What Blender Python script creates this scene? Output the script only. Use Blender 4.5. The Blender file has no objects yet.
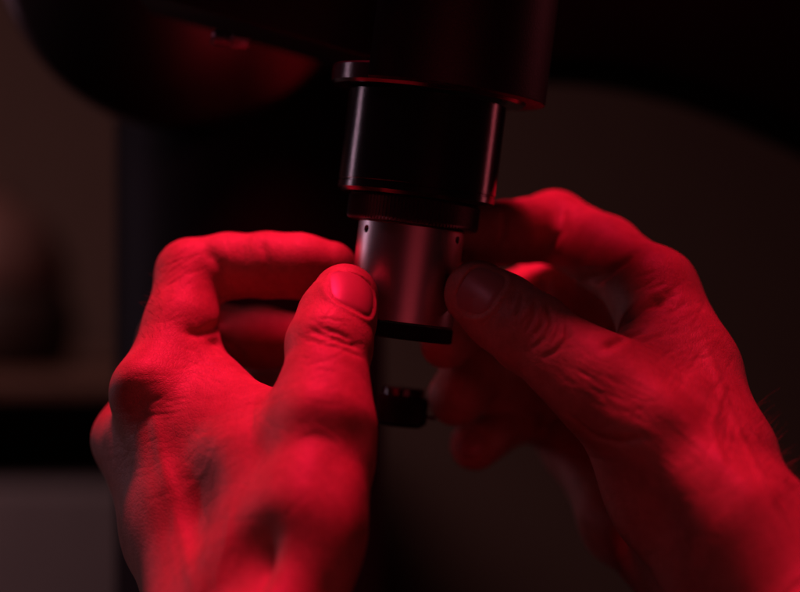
import bpy, bmesh, math, random
import numpy as np
from mathutils import Vector, Matrix
from mathutils.bvhtree import BVHTree

random.seed(7); rng = np.random.default_rng(7)
scene = bpy.context.scene
COL = scene.collection
R = math.radians

# ------------------------------------------------------------------ camera
D = 600.0            # mm from the lens to the optical axis of the objective
S = 0.28             # mm per photo pixel at that distance
MM = 0.001
cam_d = bpy.data.cameras.new("camera")
cam = bpy.data.objects.new("camera", cam_d); COL.objects.link(cam)
cam.location = (0, -D*MM, 0); cam.rotation_euler = (R(90), 0, 0)
cam_d.sensor_width = 36; cam_d.lens = 36*D/(800*S)
cam_d.clip_start = 0.02; cam_d.clip_end = 30
cam_d.dof.use_dof = True; cam_d.dof.focus_distance = 0.578; cam_d.dof.aperture_fstop = 5.0
cam_d.dof.aperture_blades = 9
scene.camera = cam
scene.view_settings.view_transform = 'Standard'; scene.view_settings.look = 'None'
scene.view_settings.gamma = 1; scene.view_settings.exposure = 0
scene.cycles.use_denoising = True
scene.cycles.max_bounces = 6
scene.cycles.sample_clamp_indirect = 3

# ------------------------------------------------------------------ light
w = bpy.data.worlds.new("World"); scene.world = w; w.use_nodes = True
w.node_tree.nodes["Background"].inputs[0].default_value = (0.30, 0.2, 0.2, 1)
w.node_tree.nodes["Background"].inputs[1].default_value = 0.006

def area(name, loc, target, size, power, color, size_y=None, spread=180):
    l = bpy.data.lights.new(name, 'AREA'); l.energy = power; l.color = color
    l.shape = 'RECTANGLE' if size_y else 'DISK'
    l.size = size; l.spread = R(spread)
    if size_y: l.size_y = size_y
    o = bpy.data.objects.new(name, l); COL.objects.link(o)
    o.location = loc
    o.rotation_euler = (Vector(target)-Vector(loc)).to_track_quat('-Z', 'Y').to_euler()
    return o
RED = (1.0, 0.012, 0.070)
area("red_safelight", (-0.062, 0.035, 0.62), (-0.01, 0.0, 0), 0.14, 0.77, RED, None, 60)
area("red_fill", (0.16, -0.72, -0.22), (0, 0, -0.02), 0.40, 0.25, (1.0, 0.07, 0.11), 0.26)  # added fill, no real source: lifts the shaded thumb and lower fingers
area("dim_front_lamp", (-0.62, -0.16, 0.62), (0, 0, 0), 0.20, 0.22, (1.0, 0.27, 0.44))
area("side_lamp", (-0.75, 0.33, 0.12), (0, 0, 0.03), 0.020, 0.065, (0.90, 0.52, 0.70), 0.26, 90)
area("rear_lamp", (0.66, 0.31, 0.05), (0, 0, 0.06), 0.03, 0.04, (1.0, 0.14, 0.19), 0.30, 90)
area("background_fill", (-0.9, 0.15, 0.9), (-0.55, 1.2, -0.2), 0.7, 1.25, (1.0, 0.56, 0.53), None, 80)  # added fill with no known source, brightens the wall and bench

# ------------------------------------------------------------------ helpers
def P(px, py, y=0.0):
    """a point of the place, in mm, from where it shows in the photo and its real depth"""
    s = S*(D+y)/D
    return np.array([(px-400)*s, y, (296-py)*s])
def rad(r, y): return r*S*(D+y)/D
def V3(p): return Vector((p[0]*MM, p[1]*MM, p[2]*MM))

def link(o, parent=None):
    COL.objects.link(o)
    if parent is not None:
        bpy.context.view_layer.update()
        o.parent = parent
        o.matrix_parent_inverse = parent.matrix_world.inverted()
    return o
def tag(o, label=None, cat=None, group=None, kind=None):
    if label: o["label"] = label
    if cat: o["category"] = cat
    if group: o["group"] = group
    if kind: o["kind"] = kind
    return o
def empty(name, loc):
    o = bpy.data.objects.new(name, None); o.empty_display_size = 0.01
    o.location = loc; COL.objects.link(o); return o
def mesh_obj(name, verts, faces, mat, parent=None, smooth=True, mw=None):
    me = bpy.data.meshes.new(name)
    me.from_pydata([tuple(v) for v in verts], [], [tuple(f) for f in faces])
    me.update()
    me.materials.append(mat)
    if smooth:
        me.polygons.foreach_set("use_smooth", [True]*len(me.polygons))
    o = bpy.data.objects.new(name, me)
    if mw is not None: o.matrix_world = mw
    return link(o, parent)
def sharp(o, deg=35):
    bm = bmesh.new(); bm.from_mesh(o.data)
    bmesh.ops.recalc_face_normals(bm, faces=bm.faces)
    for e in bm.edges:
        if len(e.link_faces) == 2 and e.calc_face_angle(0) > R(deg): e.smooth = False
    bm.to_mesh(o.data); bm.free(); return o

# ------------------------------------------------------------------ materials
def new_mat(name):
    m = bpy.data.materials.new(name); m.use_nodes = True
    nt = m.node_tree; return m, nt, nt.nodes["Principled BSDF"]
def N(nt, t, **kw):
    n = nt.nodes.new(t)
    for k, v in kw.items():
        if k in n.inputs: n.inputs[k].default_value = v
        else: setattr(n, k, v)
    return n
def simple(name, col, rough=0.5, metal=0.0, spec=0.5, bump=0.0, scale=800, var=0.15):
    m, nt, b = new_mat(name)
    b.inputs["Metallic"].default_value = metal
    b.inputs["Specular IOR Level"].default_value = spec
    tc = N(nt, "ShaderNodeTexCoord")
    nz = N(nt, "ShaderNodeTexNoise", Scale=scale, Detail=4.0)
    nt.links.new(tc.outputs["Object"], nz.inputs["Vector"])
    mr = N(nt, "ShaderNodeMapRange"); mr.inputs["To Min"].default_value = rough*(1-var); mr.inputs["To Max"].default_value = rough*(1+var)
    nt.links.new(nz.outputs["Fac"], mr.inputs["Value"]); nt.links.new(mr.outputs["Result"], b.inputs["Roughness"])
    cr = N(nt, "ShaderNodeMix", data_type='RGBA')
    cr.inputs[6].default_value = (*[c*(1-var) for c in col], 1); cr.inputs[7].default_value = (*[min(1, c*(1+var)) for c in col], 1)
    nt.links.new(nz.outputs["Fac"], cr.inputs[0]); nt.links.new(cr.outputs[2], b.inputs["Base Color"])
    if bump:
        bp = N(nt, "ShaderNodeBump", Strength=bump, Distance=0.0002)
        nt.links.new(nz.outputs["Fac"], bp.inputs["Height"]); nt.links.new(bp.outputs["Normal"], b.inputs["Normal"])
    return m

def skin_material():
    m, nt, b = new_mat("skin")
    L = nt.links.new
    tc = N(nt, "ShaderNodeTexCoord")
    big = N(nt, "ShaderNodeTexNoise", Scale=70.0, Detail=3.0); L(tc.outputs["Object"], big.inputs["Vector"])
    mix = N(nt, "ShaderNodeMix", data_type='RGBA')
    mix.inputs[6].default_value = (0.43, 0.20, 0.14, 1); mix.inputs[7].default_value = (0.68, 0.37, 0.28, 1)
    fine = N(nt, "ShaderNodeTexNoise", Scale=330.0, Detail=4.0, Roughness=0.7); L(tc.outputs["Object"], fine.inputs["Vector"])
    blot = N(nt, "ShaderNodeMath", operation='MULTIPLY_ADD'); blot.inputs[1].default_value = 0.7
    L(fine.outputs["Fac"], blot.inputs[0]); L(big.outputs["Fac"], blot.inputs[2])
    sp = N(nt, "ShaderNodeMapRange"); sp.inputs["From Min"].default_value = 0.55; sp.inputs["From Max"].default_value = 1.15
    L(blot.outputs[0], sp.inputs["Value"])
    L(sp.outputs["Result"], mix.inputs[0]); L(mix.outputs[2], b.inputs["Base Color"])
    b.inputs["Subsurface Weight"].default_value = 0.35
    b.inputs["Subsurface Radius"].default_value = (1.0, 0.35, 0.2)
    b.inputs["Subsurface Scale"].default_value = 0.0022
    b.inputs["Specular IOR Level"].default_value = 0.42
    # fine skin relief: small plates, pores, soft unevenness
    dist = N(nt, "ShaderNodeTexNoise", Scale=260.0, Detail=2.0); L(tc.outputs["Object"], dist.inputs["Vector"])
    add = N(nt, "ShaderNodeMixRGB", blend_type='ADD'); add.inputs[0].default_value = 0.0016
    L(tc.outputs["Object"], add.inputs[1]); L(dist.outputs["Color"], add.inputs[2])
    vor = N(nt, "ShaderNodeTexVoronoi", Scale=950.0, feature='DISTANCE_TO_EDGE'); L(add.outputs[0], vor.inputs["Vector"])
    ramp = N(nt, "ShaderNodeMapRange"); ramp.inputs["From Max"].default_value = 0.16; L(vor.outputs["Distance"], ramp.inputs["Value"])
    med = N(nt, "ShaderNodeTexNoise", Scale=420.0, Detail=5.0, Roughness=0.65); L(tc.outputs["Object"], med.inputs["Vector"])
    ma = N(nt, "ShaderNodeMath", operation='MULTIPLY_ADD'); ma.inputs[1].default_value = 0.45
    L(ramp.outputs["Result"], ma.inputs[0]); L(med.outputs["Fac"], ma.inputs[2])
    bp = N(nt, "ShaderNodeBump", Strength=0.5, Distance=0.0002); L(ma.outputs[0], bp.inputs["Height"])
    L(bp.outputs["Normal"], b.inputs["Normal"])
    rr = N(nt, "ShaderNodeMapRange"); rr.inputs["To Min"].default_value = 0.42; rr.inputs["To Max"].default_value = 0.62
    L(med.outputs["Fac"], rr.inputs["Value"]); L(rr.outputs["Result"], b.inputs["Roughness"])
    return m
SKIN = skin_material()
def nail_material():
    m, nt, b = new_mat("fingernail")
    L = nt.links.new
    b.inputs["Specular IOR Level"].default_value = 0.65
    b.inputs["Base Color"].default_value = (0.46, 0.24, 0.20, 1)
    b.inputs["Subsurface Weight"].default_value = 0.25; b.inputs["Subsurface Scale"].default_value = 0.0015
    b.inputs["Subsurface Radius"].default_value = (1, .4, .25)
    tc = N(nt, "ShaderNodeTexCoord")
    nz = N(nt, "ShaderNodeTexNoise", Scale=300.0, Detail=3.0); L(tc.outputs["Object"], nz.inputs["Vector"])
    rr = N(nt, "ShaderNodeMapRange"); rr.inputs["To Min"].default_value = 0.34; rr.inputs["To Max"].default_value = 0.48
    L(nz.outputs["Fac"], rr.inputs["Value"]); L(rr.outputs["Result"], b.inputs["Roughness"])
    bp = N(nt, "ShaderNodeBump", Strength=0.15, Distance=0.0002); L(nz.outputs["Fac"], bp.inputs["Height"]); L(bp.outputs["Normal"], b.inputs["Normal"])
    return m
NAIL = nail_material()
HAIR = simple("brown_hair", (0.22, 0.11, 0.07), 0.45)
BLACK = simple("black_anodised", (0.012, 0.012, 0.014), 0.18, 0.0, 0.85, 0.12, 2600)
MATTE = simple("black_matte", (0.006, 0.006, 0.007), 0.6, 0.0, 0.25, 0.3, 1500)
KNURL = simple("black_knurled_metal", (0.03, 0.028, 0.03), 0.34, 0.0, 1.0, 0.2, 1800)
HOOD = simple("charcoal_satin_metal", (0.18, 0.14, 0.135), 0.34, 1.0, 0.45, 0.2, 900)
DEAD = simple("flocked_black", (0.003, 0.0028, 0.003), 0.8, 0.0, 0.1, 0.2, 900)
PAINT = simple("black_painted_metal", (0.010, 0.009, 0.010), 0.48, 0.0, 0.4, 0.3, 1800)
STEEL = simple("dull_steel", (0.30, 0.28, 0.30), 0.36, 1.0)
GLASS = simple("coated_lens_glass", (0.01, 0.01, 0.014), 0.06, 0.0, 0.7)
def sleeve_material():
    m, nt, b = new_mat("satin_aluminium")
    L = nt.links.new
    b.inputs["Metallic"].default_value = 1.0
    tc = N(nt, "ShaderNodeTexCoord"); mp = N(nt, "ShaderNodeMapping"); mp.inputs["Scale"].default_value = (300, 300, 9000)
    L(tc.outputs["Object"], mp.inputs["Vector"])
    nz = N(nt, "ShaderNodeTexNoise", Scale=1.0, Detail=4.0); L(mp.outputs[0], nz.inputs["Vector"])
    mix = N(nt, "ShaderNodeMix", data_type='RGBA'); mix.inputs[6].default_value = (0.66, 0.62, 0.63, 1); mix.inputs[7].default_value = (0.80, 0.75, 0.76, 1)
    L(nz.outputs["Fac"], mix.inputs[0]); L(mix.outputs[2], b.inputs["Base Color"])
    rr = N(nt, "ShaderNodeMapRange"); rr.inputs["To Min"].default_value = 0.30; rr.inputs["To Max"].default_value = 0.42
    L(nz.outputs["Fac"], rr.inputs["Value"]); L(rr.outputs["Result"], b.inputs["Roughness"])
    bp = N(nt, "ShaderNodeBump", Strength=0.12, Distance=0.00005); L(nz.outputs["Fac"], bp.inputs["Height"]); L(bp.outputs["Normal"], b.inputs["Normal"])
    return m
ALU = sleeve_material()

# ------------------------------------------------------------------ the setting
WALL = simple("brown_wall_paint", (0.15, 0.098, 0.084), 0.8, 0, 0.2, 0.4, 30)
def box(x0, x1, y0, y1, z0, z1, bev=0.0):
    bm = bmesh.new(); bmesh.ops.create_cube(bm, size=1)
    for v in bm.verts:
        v.co = Vector(((x0+x1)/2+v.co.x*(x1-x0), (y0+y1)/2+v.co.y*(y1-y0), (z0+z1)/2+v.co.z*(z1-z0)))
    if bev: bmesh.ops.bevel(bm, geom=list(bm.edges), offset=bev, segments=3, affect='EDGES', profile=0.5)
    return bm
def bm_obj(name, bm, mat, parent=None, smooth=True):
    me = bpy.data.meshes.new(name); bm.normal_update(); bm.to_mesh(me); bm.free(); me.materials.append(mat)
    o = bpy.data.objects.new(name, me)
    if smooth: me.polygons.foreach_set("use_smooth", [True]*len(me.polygons))
    link(o, parent); sharp(o); return o
tag(bm_obj("wall", box(-2.2, 2.2, 1.5, 1.6, -1.4, 1.6), WALL), kind="structure")
FLOOR = simple("dark_floor", (0.05, 0.045, 0.045), 0.6, 0, 0.3, 0.3, 20)
tag(bm_obj("floor", box(-2.2, 2.2, -1.5, 1.5, -1.45, -1.4), FLOOR), kind="structure")
GREYP = simple("grey_laminate", (0.30, 0.27, 0.29), 0.6, 0, 0.3, 0.1, 60)
WOOD = simple("brown_bench_wood", (0.24, 0.13, 0.10), 0.55, 0, 0.35, 0.3, 40)
bench = tag(empty("workbench", (-0.72, 0.95, -1.4)), "blurred workbench with brown top and grey front behind the left hand", "workbench")
bm_obj("bench_top", box(-1.25, -0.10, 0.72, 1.46, -0.062, -0.053, 0.002), WOOD, bench)
bm_obj("shadow_recess", box(-1.22, -0.12, 0.84, 1.44, -0.118, -0.0625), MATTE, bench)  # black material stands in for the shadow under the bench top
bm_obj("front_panel", box(-1.22, -0.12, 0.70, 1.44, -1.398, -0.1185, 0.003), GREYP, bench)

JAR = simple("dark_brown_glaze", (0.06, 0.035, 0.03), 0.6, 0, 0.3, 0.1, 60)
LID = simple("reddish_brown_lid", (0.20, 0.10, 0.085), 0.6, 0, 0.3, 0.1, 60)
jar = tag(empty("storage_jar", (-0.285, 0.92, -0.0525)), "blurred brown rounded jar standing on the workbench at the left edge", "jar")
def turned(name, prof, mat, parent, loc):
    seg, n = 64, len(prof); V = []; F = []
    for i in range(seg):
        a = 2*math.pi*i/seg
        V += [(r*math.cos(a), r*math.sin(a), z) for r, z in prof]
    for i in range(seg):
        k = (i+1) % seg
        F += [(i*n+j, k*n+j, k*n+j+1, i*n+j+1) for j in range(n-1)]
    return sharp(mesh_obj(name, V, F, mat, parent, True, Matrix.Translation(loc)), 40)
turned("body", [(0, 0), (.044, 0), (.052, .008), (.056, .03), (.052, .052), (.045, .058), (0, .058)], JAR, jar, (-0.285, 0.92, -0.0525))
turned("lid", [(0, .0585), (.048, .0585), (.05, .064), (.048, .08), (.036, .104), (.018, .116), (.008, .120), (.008, .128), (0, .130)], LID, jar, (-0.285, 0.92, -0.0525))

# ------------------------------------------------------------------ microscope
TILT = R(7.2)
AX0 = P(412, 226, 0)                       # where the objective meets the knurled ring
def tilt_frame(origin): return Matrix.Translation(V3(origin)) @ Matrix.Rotation(TILT, 4, 'Y')
MF = tilt_frame(AX0)
def lathe(name, prof, mat, parent, mw, seg=128, closed=True, knurl=None):
    """prof: list of (r, s) in photo pixels, revolved about local Z"""
    verts, faces = [], []
    n = len(prof)
    for i in range(seg):
        a = 2*math.pi*i/seg
        for j, (r, s) in enumerate(prof):
            rr = r
            if knurl and knurl[0] <= j <= knurl[1]: rr = r - (knurl[2] if i % 2 else 0)
            verts.append((rr*S*MM*math.cos(a), rr*S*MM*math.sin(a), s*S*MM))
    for i in range(seg):
        k = (i+1) % seg
        for j in range(n-1):
            faces.append((i*n+j, k*n+j, k*n+j+1, i*n+j+1))
    o = mesh_obj(name, verts, faces, mat, parent, True, mw)
    bm = bmesh.new(); bm.from_mesh(o.data)
    bmesh.ops.remove_doubles(bm, verts=bm.verts, dist=1e-7); bm.to_mesh(o.data); bm.free()
    return sharp(o, 28)

scope = tag(empty("microscope", V3(P(248, 1900, 200))), "black microscope with round head, barrel and thick column between the hands", "microscope")
lathe("knurled_ring", [(40, 1), (64, 1), (66, 3.5), (66, 5), (66, 24), (64, 26), (40, 26)], KNURL, scope, MF, 216, knurl=(2, 4, 1.8))
lathe("barrel", [(30, 27), (75, 27), (79, 30.5), (79, 36), (78.2, 36.8), (78.2, 38), (79, 38.8), (79, 128), (30, 128)], BLACK, scope, MF, 160)
lathe("collar", [(30, 131), (95, 131), (98, 134), (98, 149), (96, 151), (30, 151)], BLACK, scope, MF, 160)
# head: a thick round body cut flat on its left side
def head():
    r, s0, s1, cut = 117, 134, 420, -60
    a0 = math.acos(cut/r)
    pts = [(r*math.cos(t), r*math.sin(t)) for t in np.linspace(-a0, a0, 140)]
    def ins(p, d): return (p[0]-d*p[0]/r, p[1]-d*p[1]/r)
    rings = [([ins(p, 60) for p in pts], s0+0.4), ([ins(p, 2.0) for p in pts], s0), ([ins(p, .6) for p in pts], s0+.6), (pts, s0+2), (pts, s1)]
    verts, faces = [], []; n = len(pts)
    for ring, s in rings:
        for x, y in ring: verts.append((x*S*MM, y*S*MM, s*S*MM))
    for k in range(len(rings)-1):
        for i in range(n):
            j = (i+1) % n
            faces.append((k*n+i, k*n+j, (k+1)*n+j, (k+1)*n+i))
    faces.append(tuple(reversed(range(n)))); faces.append(tuple(range((len(rings)-1)*n, len(rings)*n)))
    return sharp(mesh_obj("head", verts, faces, PAINT, scope, True, MF), 28)
head()
def prism(name, pts, y0, y1, mat, parent, bev=2.0):
    """px outline at depth y0, pushed back in real depth to y1 (mm)"""
    f = [P(x, y, y0) for x, y in pts]
    bm = bmesh.new()
    a = [bm.verts.new(V3(p)) for p in f]
    b = [bm.verts.new(V3(p + np.array([0, y1-y0, 0]))) for p in f]
    n = len(a)
    bm.faces.new(a); bm.faces.new(list(reversed(b)))
    for i in range(n): bm.faces.new((a[i], b[i], b[(i+1) % n], a[(i+1) % n]))
    bmesh.ops.recalc_face_normals(bm, faces=bm.faces)
    if bev: bmesh.ops.bevel(bm, geom=list(bm.edges), offset=bev*MM, segments=3, affect='EDGES', profile=0.5)
    return bm_obj(name, bm, mat, parent)
arm = prism("arm", [(130, -11), (362, 56), (402, 66), (410, 60), (410, -170), (60, -170)], 26, 80, PAINT, scope, 1.0)
# thumbscrew under the arm
def thumbscrew():
    c = P(231, 40, 29); r = rad(7.5, 29)*MM; h = rad(19, 29)*MM
    prof = [(0, -h), (r*.78, -h), (r, -h*.86), (r, -h*.2), (r*.8, -h*.12), (r*.8, 0.0), (r, h*.08), (r, h*.86), (r*.8, h), (0, h)]
    seg = 48; verts = []; faces = []; n = len(prof)
    for i in range(seg):
        a = 2*math.pi*i/seg
        for q, (rr, s) in enumerate(prof):
            k = .93 if (q in (6, 7) and i % 2) else 1
            verts.append((rr*k*math.cos(a), rr*k*math.sin(a), s))
    for i in range(seg):
        k = (i+1) % seg
        for j in range(n-1): faces.append((i*n+j, k*n+j, k*n+j+1, i*n+j+1))
    mw = Matrix.Translation(V3(c)) @ Matrix.Rotation(R(98), 4, 'Y')
    o = mesh_obj("thumbscrew", verts, faces, STEEL, arm, True, mw)
    return sharp(o, 30)
thumbscrew()
# round bowl-shaped housing behind the arm
def dome():
    y0 = 150; c = P(185, -60, y0); r = rad(190, y0)
    verts, faces = [], []; seg = 128
    prof = [(r*t, -22+22*t**2.0) for t in np.linspace(0, .97, 24)]+[(0.985*r, 0.2), (0.997*r, 2), (r, 4), (r, 40), (0.97*r, 44), (0, 44)]
    n = len(prof)
    for i in range(seg):
        a = 2*math.pi*i/seg
        for rr, y in prof: verts.append((rr*math.cos(a)*MM, y*MM, rr*math.sin(a)*MM))
    for i in range(seg):
        k = (i+1) % seg
        for j in range(n-1): faces.append((i*n+j, i*n+j+1, k*n+j+1, k*n+j))
    o = mesh_obj("round_housing", verts, faces, HOOD, scope, True, Matrix.Translation(V3(c)))
    bm = bmesh.new(); bm.from_mesh(o.data); bmesh.ops.remove_doubles(bm, verts=bm.verts, dist=1e-7); bm.to_mesh(o.data); bm.free()
    return sharp(o, 50)
dome()
prism("rear_housing", [(500, 62), (600, 66), (650, 74), (700, 86), (760, 108), (830, 140), (960, 210), (1010, 180), (1010, -200), (500, -200)], 165, 240, DEAD, scope, 3.0)
def column():
    c = P(250, 296, 200); r = rad(134, 200)
    seg = 96; verts = []; faces = []
    prof = [(0, -520), (r, -520), (r, 190), (r*.97, 193), (0, 193)]; n = len(prof)
    for i in range(seg):
        a = 2*math.pi*i/seg
        for rr, z in prof: verts.append((rr*math.cos(a)*MM, rr*math.sin(a)*MM, z*MM))
    for i in range(seg):
        k = (i+1) % seg
        for j in range(n-1): faces.append((i*n+j, k*n+j, k*n+j+1, i*n+j+1))
    return sharp(mesh_obj("column", verts, faces, MATTE, scope, True, Matrix.Translation(V3(c))), 40)
column()

# ------------------------------------------------------------------ the objective held by the hands
ctr = AX0 + np.array([math.sin(TILT), 0, math.cos(TILT)])*(-114*S)
obj_root = tag(empty("objective_lens", V3(ctr)), "silver metal objective lens with black end ring, pinched between both thumbs under the barrel", "objective lens")
sleeve = lathe("sleeve", [(30, 0.6), (51.5, 0.6), (53, -1.2), (53, -96), (52, -97), (30, -97), (30, 0.6)], ALU, obj_root, MF, 160)
lathe("end_ring", [(0, -101), (38, -101), (44, -113), (52.5, -113), (54, -111.5), (54, -110), (54, -100), (53, -98), (40, -98)], MATTE, obj_root, MF, 220, knurl=(5, 6, 0.8))
lathe("front_glass", [(0, -103.5), (20, -103), (39, -101.4)], GLASS, obj_root, MF, 64)
def drill(az, s):
    r = 4.0*S*MM; d = Vector((math.sin(az), -math.cos(az), 0))
    bm = bmesh.new(); bmesh.ops.create_cone(bm, cap_ends=True, segments=40, radius1=r, radius2=r, depth=4*MM)
    me = bpy.data.meshes.new("drill"); bm.to_mesh(me); bm.free()
    t = bpy.data.objects.new("drill", me); COL.objects.link(t)
    t.matrix_world = MF @ Matrix.Translation(d*53.0*S*MM + Vector((0, 0, s*S*MM))) @ d.to_track_quat('Z', 'Y').to_matrix().to_4x4()
    bpy.context.view_layer.update()
    md = sleeve.modifiers.new("b", 'BOOLEAN'); md.operation = 'DIFFERENCE'; md.object = t; md.solver = 'EXACT'
    dg = bpy.context.evaluated_depsgraph_get()
    new = bpy.data.meshes.new_from_object(sleeve.evaluated_get(dg))
    sleeve.modifiers.clear(); sleeve.data = new; sleeve.data.name = "sleeve"
    bpy.data.objects.remove(t)
def set_screw(az, s):
    drill(az, s)
    return _set_screw(az, s)
def _set_screw(az, s):
    """a grub screw sunk in the sleeve: dark rim, hex socket"""
    r = 4.2*S*MM
    prof = [(r*.94, -1.9*MM), (r*.94, -0.75*MM), (r*.80, -0.6*MM), (r*.5, -0.6*MM), (r*.46, -1.6*MM), (0, -1.6*MM)]
    seg = 36; verts = []; faces = []; n = len(prof)
    for i in range(seg):
        a = 2*math.pi*i/seg
        for rr, z in prof: verts.append((rr*math.cos(a), rr*math.sin(a), z))
    for i in range(seg):
        k = (i+1) % seg
        for j in range(n-1): faces.append((i*n+j, i*n+j+1, k*n+j+1, k*n+j))
    d = Vector((math.sin(az), -math.cos(az), 0))
    loc = d*53.0*S*MM + Vector((0, 0, s*S*MM))
    mw = MF @ Matrix.Translation(loc) @ d.to_track_quat('Z', 'Y').to_matrix().to_4x4()
    o = mesh_obj("set_screw", verts, faces, BLACK, obj_root, True, mw)
    return sharp(o, 30)
set_screw(R(-57), -9); set_screw(R(61), -9); set_screw(R(180), -9)

# small black knurled cap between the fingertips
kc = P(402, 410, 24)
kf = Matrix.Translation(V3(kc)) @ Matrix.Rotation(R(6), 4, 'Y')
knob = tag(empty("knurled_cap", V3(kc + np.array([0, 0, -5.0]))), "small black knurled cap with a stepped top and side pin, held at the right fingertips", "cap")
k_ = (D+24)/D
lathe("cap_body", [(0, -17), (20, -17), (25*k_, -13), (25.5*k_, -11), (25.5*k_, 11), (24*k_, 14), (0, 14)], MATTE, knob, kf, 150, knurl=(3, 4, 0.9))
lathe("step", [(0, 14.2), (20*k_, 14.2), (21*k_, 15.5), (21*k_, 22), (20*k_, 23.5), (0, 23.5)], BLACK, knob, kf, 96)
pin_f = kf @ Matrix.Translation(Vector((25.0*S*MM, 0, -5*S*MM))) @ Matrix.Rotation(R(90), 4, 'Y')
lathe("side_pin", [(0, -2), (2.2, -2), (2.2, 4), (1.5, 4.6), (1.5, 5.2), (2.2, 5.8), (2.2, 10), (1.4, 11), (0, 11)], BLACK, knob, pin_f, 24)

# ------------------------------------------------------------------ hands: a distance field meshed as one skin
VOX = 0.5
class Field:
    def __init__(self, lo, hi):
        self.lo = np.array(lo, float); self.n = np.ceil((np.array(hi)-self.lo)/VOX).astype(int)+1
        self.ax = [self.lo[i]+VOX*np.arange(self.n[i]) for i in range(3)]
    def blank(self): return np.full(tuple(self.n), 40.0, np.float32)
    def add(self, g, a, ra, b, rb, k, flat=None):
        """smooth-union a tapered capsule a->b into grid g"""
        a = np.array(a, float); b = np.array(b, float); m = max(ra, rb)+k+3
        sl = []
        for i in range(3):
            l = min(a[i], b[i])-m; h = max(a[i], b[i])+m
            i0 = max(0, int((l-self.lo[i])/VOX)); i1 = min(self.n[i], int((h-self.lo[i])/VOX)+2)
            if i1 <= i0: return g
            sl.append(slice(i0, i1))
        X = self.ax[0][sl[0]][:, None, None].astype(np.float32); Y = self.ax[1][sl[1]][None, :, None].astype(np.float32); Z = self.ax[2][sl[2]][None, None, :].astype(np.float32)
        ab = b-a; L2 = float(ab@ab)
        dx, dy, dz = X-a[0], Y-a[1], Z-a[2]
        if L2 > 1e-6: t = np.clip((dx*ab[0]+dy*ab[1]+dz*ab[2])/L2, 0, 1)
        else: t = np.zeros_like(dx+dy+dz)
        ex, ey, ez = dx-t*ab[0], dy-t*ab[1], dz-t*ab[2]
        d2 = ex*ex+ey*ey+ez*ez
        if flat is not None:                       # squash along a direction
            fd = np.array(flat[:3], float); fd /= np.linalg.norm(fd); q = flat[3]
            pr = ex*fd[0]+ey*fd[1]+ez*fd[2]
            d2 = d2 + pr*pr*(1/(q*q)-1)
        d = np.sqrt(d2) - (ra+(rb-ra)*t)
        o = g[tuple(sl)]
        h = np.maximum(k-np.abs(o-d), 0)/k if k > 0 else 0
        g[tuple(sl)] = np.minimum(o, d) - h*h*k*0.25
        return g
    def chain(self, g, pts, k, flat=None):
        q = [(P(p[0], p[1], p[2]), rad(p[3], p[2])) for p in pts]
        for (a, ra), (b, rb) in zip(q, q[1:]): self.add(g, a, ra, b, rb, k, flat)
        return g
def smin(a, b, k):
    h = np.maximum(k-np.abs(a-b), 0)/k
    return np.minimum(a, b)-h*h*k*0.25
def surface_nets(g, lo):
    s = g < 0
    nx, ny, nz = g.shape
    c = np.zeros((nx-1, ny-1, nz-1), np.int8)
    for i in (0, 1):
        for j in (0, 1):
            for k in (0, 1): c += s[i:nx-1+i, j:ny-1+j, k:nz-1+k]
    act = (c > 0) & (c < 8)
    idx = np.argwhere(act); num = np.full(act.shape, -1, np.int64); num[act] = np.arange(len(idx))
    acc = np.zeros((len(idx), 3)); cnt = np.zeros(len(idx))
    corners = [(i, j, k) for i in (0, 1) for j in (0, 1) for k in (0, 1)]
    for a in corners:
        for ax in range(3):
            if a[ax]: continue
            b = list(a); b[ax] = 1
            va = g[idx[:, 0]+a[0], idx[:, 1]+a[1], idx[:, 2]+a[2]]; vb = g[idx[:, 0]+b[0], idx[:, 1]+b[1], idx[:, 2]+b[2]]
            cr = (va < 0) != (vb < 0)
            t = np.where(cr, va/np.where(cr, va-vb, 1), 0)
            p = np.tile(np.array(a, float), (len(idx), 1)); p[:, ax] += t
            acc += p*cr[:, None]; cnt += cr
    V = (idx+acc/cnt[:, None])*VOX+lo
    F = []
    for ax in range(3):
        u, v = (ax+1) % 3, (ax+2) % 3
        sh0 = [slice(None)]*3; sh1 = [slice(None)]*3; sh0[ax] = slice(0, -1); sh1[ax] = slice(1, None)
        ch = s[tuple(sh0)] != s[tuple(sh1)]
        e = np.argwhere(ch)
        ok = (e[:, u] > 0) & (e[:, v] > 0) & (e[:, u] < g.shape[u]-1) & (e[:, v] < g.shape[v]-1)
        e = e[ok]; inside = s[e[:, 0], e[:, 1], e[:, 2]]
        def cell(du, dv):
            q = e.copy(); q[:, u] -= du; q[:, v] -= dv
            return num[q[:, 0], q[:, 1], q[:, 2]]
        quad = np.stack([cell(1, 1), cell(0, 1), cell(0, 0), cell(1, 0)], 1)
        quad[~inside] = quad[~inside][:, ::-1]
        F.append(quad)
    return V, np.concatenate(F)

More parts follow.
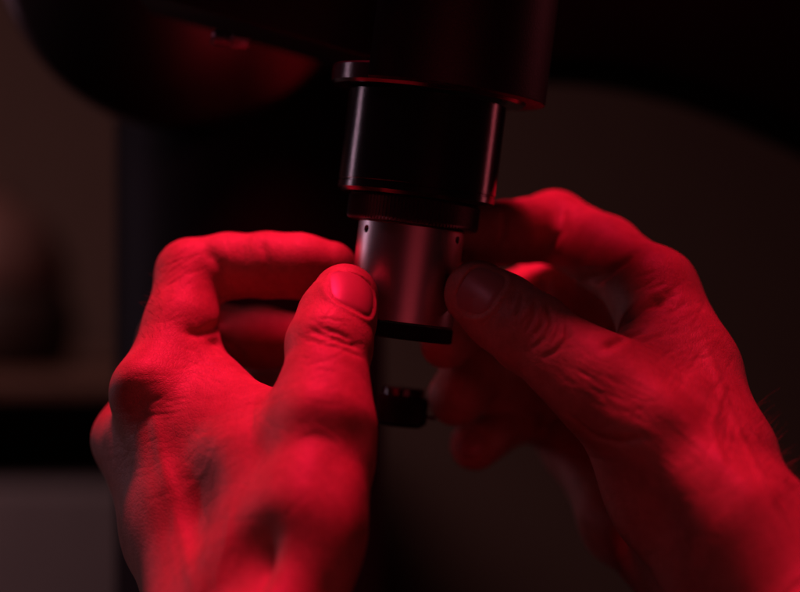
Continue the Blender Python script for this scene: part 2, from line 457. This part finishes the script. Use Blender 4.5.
class Hand:
    def __init__(self, palm, fingers, lo, hi, kp, kf, extra=()):
        f = Field(lo, hi)
        g = f.blank()
        for pts, k in palm: f.chain(g, pts, k)
        out = g.copy()
        for pts, kin, kout in fingers:
            q = f.chain(f.blank(), pts, kin)
            np.minimum(out, smin(g, q, kout), out=out)
        self.V, self.F = surface_nets(out, f.lo)
        self.smooth(2); self.refresh()
    def smooth(self, it):
        V, F = self.V, self.F
        for _ in range(it):
            acc = np.zeros_like(V); cnt = np.zeros(len(V))
            for a in range(4):
                for b in (1, 3):
                    np.add.at(acc, F[:, a], V[F[:, (a+b) % 4]]); np.add.at(cnt, F[:, a], 1)
            V = V*0.5+0.5*acc/np.maximum(cnt, 1)[:, None]
        self.V = V
    def refresh(self):
        V, F = self.V, self.F
        fn = np.cross(V[F[:, 2]]-V[F[:, 0]], V[F[:, 3]]-V[F[:, 1]])
        n = np.zeros_like(V)
        for a in range(4): np.add.at(n, F[:, a], fn)
        self.N = n/np.maximum(np.linalg.norm(n, axis=1), 1e-9)[:, None]
        self.tree = None
    def bvh(self):
        if self.tree is None: self.tree = BVHTree.FromPolygons(self.V.tolist(), self.F.tolist())
        return self.tree
    def hit(self, px, py):
        o = Vector((0, -D, 0)); d = (Vector(P(px, py, 0))-o).normalized()
        h = self.bvh().ray_cast(o, d)
        return None if h[0] is None else np.array(h[0])
    def stroke(self, pts, depth, width, soft=1.0):
        """a crease (depth>0) or ridge (depth<0) along photo points laid on the skin; collected then applied"""
        h = []
        for a, b in zip(pts, pts[1:]):
            m = max(2, int(math.hypot(b[0]-a[0], b[1]-a[1])/4))
            for t in np.linspace(0, 1, m, endpoint=False): h.append(self.hit(a[0]+(b[0]-a[0])*t, a[1]+(b[1]-a[1])*t))
        h.append(self.hit(*pts[-1])); h = [q for q in h if q is not None]
        if len(h) < 2: return
        h = np.array(h)
        best = np.full(len(self.V), 1e9); tb = np.zeros(len(self.V))
        m = width*3.2
        sel = np.all((self.V > h.min(0)-m) & (self.V < h.max(0)+m), axis=1); ids = np.where(sel)[0]
        Q = self.V[ids]; bd = np.full(len(ids), 1e9); tt = np.zeros(len(ids))
        for i in range(len(h)-1):
            ab = h[i+1]-h[i]
            if ab@ab > 36: continue
            t = np.clip(((Q-h[i])@ab)/max(ab@ab, 1e-9), 0, 1)
            d = np.linalg.norm(Q-h[i]-t[:, None]*ab, axis=1)
            better = d < bd; bd[better] = d[better]; tt[better] = (i+t[better])/(len(h)-1)
        taper = np.clip(np.minimum(tt, 1-tt)*5+0.25, 0, 1)
        self.disp[ids] -= depth*taper*np.exp(-(bd/width)**2)
    def blob(self, px, py, height, radius, sy=1.0):
        c = self.hit(px, py)
        if c is None: return
        d = np.linalg.norm(self.V-c, axis=1)
        self.disp += height*np.exp(-(d/radius)**2)
    def begin(self): self.disp = np.zeros(len(self.V))
    def apply(self):
        self.V = self.V+self.N*self.disp[:, None]; self.refresh()
    def nail(self, cpx, axis_px, normal, length, width, lift=0.10):
        """returns the geometry of a nail laid on the skin and raises the fold around it"""
        c = self.hit(*cpx); n = np.array(normal, float); n /= np.linalg.norm(n)
        u = np.array([axis_px[0], axis_px[2] if len(axis_px) > 2 else 0, -axis_px[1]], float); u -= n*(u@n); u /= np.linalg.norm(u)
        v = np.cross(n, u)
        nu, nv = 26, 22; T = self.bvh()
        hl, hw = length/2, width/2
        A, B = [], []
        for a in np.linspace(-1, .8, 15):
            for bb in np.linspace(-.95, .95, 15):
                p = c+u*a*hl+v*bb*hw
                h = T.ray_cast(Vector(p+n*14), Vector(-n), 30)
                if h[0] is None: continue
                dd = (np.array(h[0])-c)@n
                if dd > -0.32*width-1 and dd < 2:
                    x, y = a*hl, bb*hw; A.append((1, x, y, x*x, y*y, x*y)); B.append(dd)
        co = np.linalg.lstsq(np.array(A), np.array(B), rcond=None)[0]
        co[3] = min(co[3], -0.004); co[4] = min(co[4], -0.03)
        self.plate = lambda x, y: co[0]+co[1]*x+co[2]*y+co[3]*x*x+co[4]*y*y+co[5]*x*y
        grid = np.zeros((nu, nv, 3))
        for i in range(nu):
            a = -1+2*i/(nu-1)
            wv = (1-abs(a)**3.2)**0.5 if a < 0 else (1-0.9*abs(a)**4)**0.5
            wv = max(wv, 0.05)
            for j in range(nv):
                bb = -1+2*j/(nv-1); x, y = a*hl, bb*hw*wv
                lf = lift - 0.45*bb**8 - 0.4*max(0, -a-0.7)/0.3
                grid[i, j] = c+u*x+v*y+n*(self.plate(x, y)+lf)
        pn = n-u*co[1]-v*co[2]; pn /= np.linalg.norm(pn); pass
        return c, u, v, n, grid
    def hatch(self, x, y, sx, sy, ang, n, length, depth, width=0.5, spread=14):
        """a patch of fine crossing skin lines"""
        for _ in range(n):
            cx, cy = rng.normal(x, sx), rng.normal(y, sy); a = R(ang+rng.normal(0, spread)); l = length*rng.uniform(.5, 1.2)/2
            b = rng.normal(0, l*.12)
            self.stroke([(cx-l*math.cos(a), cy+l*math.sin(a)), (cx-b*math.sin(a), cy-b*math.cos(a)), (cx+l*math.cos(a), cy-l*math.sin(a))], depth*rng.uniform(.5, 1.2), width)
    def nail_fold(self, nl, length, width, h=0.34):
        c, u, v, n, grid = nl
        q = self.V-c; x = q@u; y = q@v; dep = q@n; a = x/(length/2); b = y/(width/2)
        pl = self.plate(x, y)
        rr = (np.where(a < 0, np.abs(a)**2.6, np.abs(a)**6)+np.abs(b)**2.6)**0.45
        near = (np.abs(dep-pl) < 4.5) & (self.N@n > -0.35)
        bedw = np.clip((1.09-rr)/0.12, 0, 1)*near            # skin under the plate follows it
        self.V = self.V + n*((pl-0.12-dep)*bedw)[:, None]
        fold = np.exp(-((rr-1.13)/0.12)**2)*h*np.clip((0.8-a)*2, 0, 1)
        self.disp += np.where(near, fold, 0)
    def build(self, name, mat):
        me = bpy.data.meshes.new(name); 
        used = np.unique(self.F); rem = np.full(len(self.V), -1); rem[used] = np.arange(len(used))
        V = self.V[used]; F = rem[self.F]
        o0 = V[V[:, 2].argmin()]*0 + np.array([V[:, 0].mean(), V[:, 1].mean(), V[:, 2].min()])
        me.from_pydata(((V-o0)*MM).tolist(), [], F.tolist()); me.update()
        me.polygons.foreach_set("use_smooth", [True]*len(me.polygons)); me.materials.append(mat)
        o = bpy.data.objects.new(name, me); o.location = V3(o0); COL.objects.link(o)
        return o
def build_nail(nl, parent, name="fingernail"):
    grid = nl[4]; n = nl[3]; nu, nv = grid.shape[:2]
    top = grid.reshape(-1, 3); bot = top-n*0.45
    V = np.concatenate([top, bot])*MM; F = []; m = nu*nv
    for i in range(nu-1):
        for j in range(nv-1):
            a, b, c, d = i*nv+j, i*nv+j+1, (i+1)*nv+j+1, (i+1)*nv+j
            F.append((a, d, c, b)); F.append((m+a, m+b, m+c, m+d))
    rim = [(i, 0) for i in range(nu)]+[(nu-1, j) for j in range(1, nv)]+[(i, nv-1) for i in range(nu-2, -1, -1)]+[(0, j) for j in range(nv-2, 0, -1)]
    rim = [i*nv+j for i, j in rim]
    for a, b in zip(rim, rim[1:]+rim[:1]): F.append((a, b, m+b, m+a))
    o = mesh_obj(name, V, F, NAIL, parent)
    bm = bmesh.new(); bm.from_mesh(o.data); bmesh.ops.recalc_face_normals(bm, faces=bm.faces); bm.to_mesh(o.data); bm.free()
    return o
def hairs(hand, spots, name, parent, n, length, lean):
    """fine arm hair as thin tapered mesh strands rooted on the skin"""
    V, F = [], []
    for k in range(n):
        s = spots[k % len(spots)]
        c = hand.hit(s[0]+rng.normal(0, s[2]), s[1]+rng.normal(0, s[3]))
        if c is None: continue
        i = np.argmin(((hand.V-c)**2).sum(1)); nn = hand.N[i]
        d = nn*0.7+np.array(lean)+rng.normal(0, .25, 3); d /= np.linalg.norm(d)
        L = length*rng.uniform(.5, 1.1); bend = rng.normal(0, .35, 3)
        base = len(V); r0 = 0.06
        for q in range(5):
            t = q/4; p = c-nn*0.2+d*L*t+bend*L*t*t*.5
            s1 = np.cross(d, [0.3, 1, 0.2]); s1 /= np.linalg.norm(s1); s2 = np.cross(d, s1)
            for w in range(3):
                a = 2*math.pi*w/3; V.append((p+(s1*math.cos(a)+s2*math.sin(a))*r0*(1-.8*t))*MM)
        for q in range(4):
            for w in range(3):
                F.append((base+q*3+w, base+q*3+(w+1) % 3, base+q*3+3+(w+1) % 3, base+q*3+3+w))
    return tag(mesh_obj(name, V, F, HAIR, parent), kind="stuff")

#HANDS
exec_hands = True
def left_hand():
    palm = [
        ([(150, 394, -14, 34), (190, 500, -30, 33), (222, 640, -54, 36)], 6),        # index metacarpal
        ([(128, 440, 12, 30), (166, 540, -12, 33), (196, 650, -48, 38)], 12),
        ([(142, 436, 0, 32), (182, 520, -22, 33), (210, 645, -56, 38)], 14),
        ([(152, 482, 36, 29), (188, 570, 2, 32), (205, 660, -36, 36)], 8),
        ([(180, 518, 54, 28), (210, 600, 20, 32), (220, 665, -24, 36)], 8),
        ([(322, 420, -48, 42), (298, 505, -63, 31), (262, 620, -86, 36)], 10),        # thumb metacarpal
        ([(330, 468, -52, 42), (308, 540, -65, 45), (285, 640, -76, 52)], 12),        # ball of the thumb
        ([(196, 392, -8, 32), (250, 470, -40, 40), (245, 560, -60, 40)], 12),         # web muscle
        ([(205, 372, 0, 26), (262, 428, -26, 30), (312, 432, -40, 30)], 10),
        ([(200, 500, 20, 40), (250, 560, -16, 50), (250, 660, -50, 55)], 14),         # palm
        ([(235, 640, -60, 62), (245, 760, -88, 68), (260, 900, -125, 85)], 16),      # wrist, forearm
        ([(275, 650, -64, 45), (285, 760, -92, 50)], 16),
    ]
    fingers = [
        ([(150, 392, -12, 34), (181, 326, 3, 36.5), (191, 274, 14, 34), (228, 266, 14, 31.5), (268, 265, 12, 31.5), (300, 266, 11, 31), (330, 268, 12, 27)], 3, 7),
        ([(128, 440, 12, 30), (172, 340, 40, 33), (215, 336, 41, 31), (262, 338, 38, 30), (330, 345, 27, 26)], 3, 7),
        ([(152, 482, 36, 29), (182, 402, 64, 31), (262, 396, 60, 28), (322, 402, 48, 25)], 3, 7),
        ([(180, 518, 54, 28), (202, 464, 74, 28), (252, 458, 70, 25), (300, 462, 62, 22)], 3, 7),
        ([(322, 420, -46, 43), (326, 380, -40, 40), (329, 346, -32, 42), (337, 318, -25, 38), (345, 297, -19, 33.5)], 3, 10),
    ]
    h = Hand(palm, fingers, (-100, -200, -150), (8, 95, 26), 8, 6)
    h.begin()
    # broad relief of the back of the hand
    h.blob(128, 372, 1.2, 7); h.blob(140, 410, -2.2, 7); h.blob(152, 440, -1.6, 8)
    h.blob(196, 490, -3.5, 14); h.blob(254, 550, -6.0, 10); h.blob(246, 580, -3.0, 12)
    h.blob(308, 404, 1.3, 6); h.blob(348, 412, 0.9, 6); h.blob(326, 434, -0.5, 6); h.blob(352, 440, -0.6, 8)
    h.stroke([(318, 440), (302, 490), (286, 540), (270, 592)], -0.6, 4.5)
    h.stroke([(146, 400), (165, 480), (195, 592)], -0.7, 2.6)
    h.stroke([(352, 460), (350, 520), (338, 592)], -1.0, 5)
    h.apply(); h.begin()
    # folds
    h.stroke([(228, 312), (218, 328), (200, 334), (184, 332)], 1.0, 1.6)
    h.stroke([(250, 372), (238, 352), (222, 342), (206, 344)], 0.9, 1.6)
    h.stroke([(205, 248), (222, 268), (231, 292), (230, 312)], 0.8, 1.8)
    h.stroke([(262, 240), (267, 262), (267, 285), (264, 300)], 0.55, 1.2)
    for (a, b, c, dd) in [((318, 326), (334, 331), (352, 340), .5), ((308, 328), (330, 337), (360, 348), .55), ((318, 342), (340, 348), (364, 358), .3), ((304, 336), (320, 344), (340, 352), .25)]:
        h.stroke([a, b, c], dd, 0.8)
    h.hatch(180, 262, 12, 12, 38, 18, 40, 0.10, 0.5, 8)
    h.hatch(168, 300, 9, 14, 28, 14, 28, 0.08, 0.45, 9)
    h.hatch(180, 290, 14, 20, -40, 10, 22, 0.05, 0.45)
    h.hatch(215, 358, 14, 12, -32, 16, 34, 0.13, 0.6)
    h.hatch(190, 400, 26, 22, 12, 26, 40, 0.07, 0.6)
    h.hatch(250, 250, 16, 8, 92, 26, 20, 0.09, 0.45, 6)
    h.hatch(330, 335, 14, 7, -14, 22, 24, 0.13, 0.5)
    h.hatch(330, 318, 12, 8, 70, 14, 16, 0.08, 0.45)
    h.hatch(320, 372, 16, 14, 8, 20, 30, 0.07, 0.55)
    h.hatch(150, 450, 18, 26, 20, 24, 30, 0.07, 0.6)
    h.hatch(250, 450, 40, 40, 15, 40, 36, 0.06, 0.6, 40)
    h.stroke([(160, 455), (178, 500), (172, 545), (180, 592)], -0.2, 1.5)
    h.stroke([(178, 500), (205, 470), (222, 430)], -0.15, 1.4)
    h.stroke([(214, 592), (226, 545), (232, 505)], -0.4, 1.6)
    nl = h.nail((357, 292), (0.40, -1.0, 0.40), (0.60, -0.76, 0.26), 14.0, 13.4)
    h.nail_fold(nl, 14.0, 13.4)
    h.apply()
    o = h.build("hand", SKIN)
    tag(o, "left hand with bent index finger over the thumb, brightly red lit on its back", "hand", "hands gripping the objective")
    build_nail(nl, o)
    hairs(h, [(160, 292, 4, 14), (150, 320, 4, 12)], "finger_hair", o, 34, 3.6, (-0.5, -0.1, 0.35))
    return h, o
def right_hand():
    palm = [
        ([(654, 292, 5, 40), (692, 372, -14, 44), (728, 455, -38, 44), (775, 560, -66, 46)], 7),   # index metacarpal
        ([(645, 335, 36, 36), (690, 430, 12, 40), (770, 570, -45, 46)], 8),
        ([(625, 385, 56, 33), (680, 470, 28, 38), (765, 580, -28, 46)], 8),
        ([(578, 445, 74, 34), (625, 520, 46, 40), (715, 612, -10, 48)], 9),
        ([(608, 388, -38, 44), (660, 430, -46, 44), (745, 520, -66, 44)], 8),                      # thumb metacarpal
        ([(618, 418, -26, 44), (675, 490, -34, 62), (730, 570, -48, 62)], 10),                     # ball of the thumb
        ([(655, 318, 0, 28), (640, 366, -22, 28), (660, 410, -34, 36)], 9),                        # web
        ([(672, 340, -4, 34), (690, 420, -30, 44)], 10),
        ([(650, 420, 30, 42), (690, 500, 0, 55), (745, 580, -30, 60)], 14),
        ([(770, 560, -58, 62), (870, 680, -95, 72), (980, 800, -135, 90)], 16),
        ([(740, 610, -40, 56), (850, 730, -80, 66)], 16),
    ]
    fingers = [
        ([(654, 292, 5, 40), (605, 254, 28, 37), (554, 227, 46, 35), (526, 231, 38, 31), (504, 233, 29, 31), (478, 238, 21, 29.5), (464, 240, 17, 27)], 3, 7),
        ([(645, 335, 36, 36), (545, 291, 66, 33), (500, 306, 52, 29), (472, 318, 42, 28), (446, 343, 24, 26)], 3, 7),
        ([(625, 385, 56, 33), (560, 390, 84, 31), (508, 388, 62, 30), (472, 376, 48, 30), (457, 397, 36, 29.5)], 3, 7),
        ([(578, 445, 74, 33), (545, 416, 92, 27), (512, 418, 68, 26), (475, 445, 48, 25.5)], 3, 7),
        ([(608, 388, -38, 44), (566, 360, -31, 41), (531, 333, -24, 40.5), (503, 313, -18, 38), (478, 294, -12.5, 34)], 3, 10),
    ]
    h = Hand(palm, fingers, (-2, -165, -150), (150, 105, 36), 8, 6)
    h.begin()
    h.blob(672, 268, 0.8, 7); h.blob(616, 425, 1.4, 7); h.blob(690, 440, -1.6, 8)
    h.stroke([(640, 372), (690, 430), (760, 505)], -0.9, 4)
    h.apply(); h.begin()
    h.stroke([(580, 282), (602, 276), (622, 262), (632, 254)], 1.6, 1.8)
    h.stroke([(648, 300), (668, 298), (674, 290)], 0.8, 1.8)
    h.stroke([(622, 324), (646, 306), (664, 300)], 1.4, 1.6)
    h.stroke([(604, 348), (626, 336), (648, 328)], 1.2, 1.5)
    h.stroke([(632, 345), (660, 336), (684, 330)], 0.3, 1.2)
    h.stroke([(563, 205), (562, 230), (548, 250)], 0.8, 1.6)
    h.stroke([(505, 212), (505, 232), (498, 252)], 0.9, 1.3)
    # thumb knuckle creases
    for pts, dd in [([(536, 298), (533, 318), (524, 334)], .55), ([(548, 304), (552, 322), (544, 338), (530, 350)], .7), ([(566, 322), (568, 336), (556, 350), (542, 358)], .7), ([(524, 290), (520, 306), (514, 318)], .3), ([(517, 286), (513, 300), (510, 312)], .25), ([(542, 312), (541, 326), (534, 336)], .35), ([(558, 316), (559, 330), (552, 342)], .35)]:
        h.stroke(pts, dd, 0.85)
    h.hatch(612, 396, 18, 12, -28, 40, 34, 0.07, 0.5, 7)
    h.hatch(670, 440, 26, 18, -38, 40, 34, 0.06, 0.5, 9)
    h.hatch(545, 325, 14, 12, 70, 26, 20, 0.14, 0.5)
    h.hatch(520, 303, 8, 10, 72, 16, 18, 0.13, 0.45)
    h.hatch(570, 372, 20, 14, -30, 26, 34, 0.09, 0.5)
    h.hatch(690, 345, 14, 22, 30, 26, 34, 0.12, 0.6)
    h.hatch(660, 300, 14, 12, 25, 16, 30, 0.14, 0.6)
    h.hatch(600, 440, 26, 16, -5, 20, 46, 0.08, 0.5)
    h.hatch(650, 530, 30, 24, 10, 26, 46, 0.07, 0.6)
    h.hatch(725, 420, 14, 26, 60, 26, 30, 0.09, 0.5)
    h.stroke([(704, 340), (722, 390), (742, 440), (775, 500)], -0.4, 1.5)
    h.stroke([(722, 390), (712, 430), (726, 470)], -0.35, 1.3)
    h.stroke([(655, 296), (662, 304), (676, 304)], 0.6, 1.6)
    h.stroke([(640, 318), (655, 314), (672, 312), (684, 304)], 0.5, 1.8)
    h.stroke([(572, 418), (592, 436), (616, 442), (645, 438)], 0.9, 1.1)
    nl = h.nail((480, 289), (-0.9, -0.42, 0.5), (-0.20, -0.93, 0.30), 13.0, 14.5)
    h.nail_fold(nl, 13.0, 14.5)
    nl2 = h.nail((470, 446), (-0.55, 0.5, -0.6), (-0.35, -0.75, -0.25), 9.0, 8.0)
    h.nail_fold(nl2, 9.0, 8.0, 0.3)
    h.apply()
    o = h.build("hand", SKIN)
    tag(o, "right hand with darker thumb and curled lower fingers, wrist at the lower right corner", "hand", "hands gripping the objective")
    build_nail(nl, o); build_nail(nl2, o)
    hairs(h, [(775, 470, 10, 18), (755, 430, 8, 14), (785, 490, 8, 10)], "wrist_hair", o, 110, 6.5, (0.4, -0.1, 0.3))
    return h, o
left_hand(); right_hand()
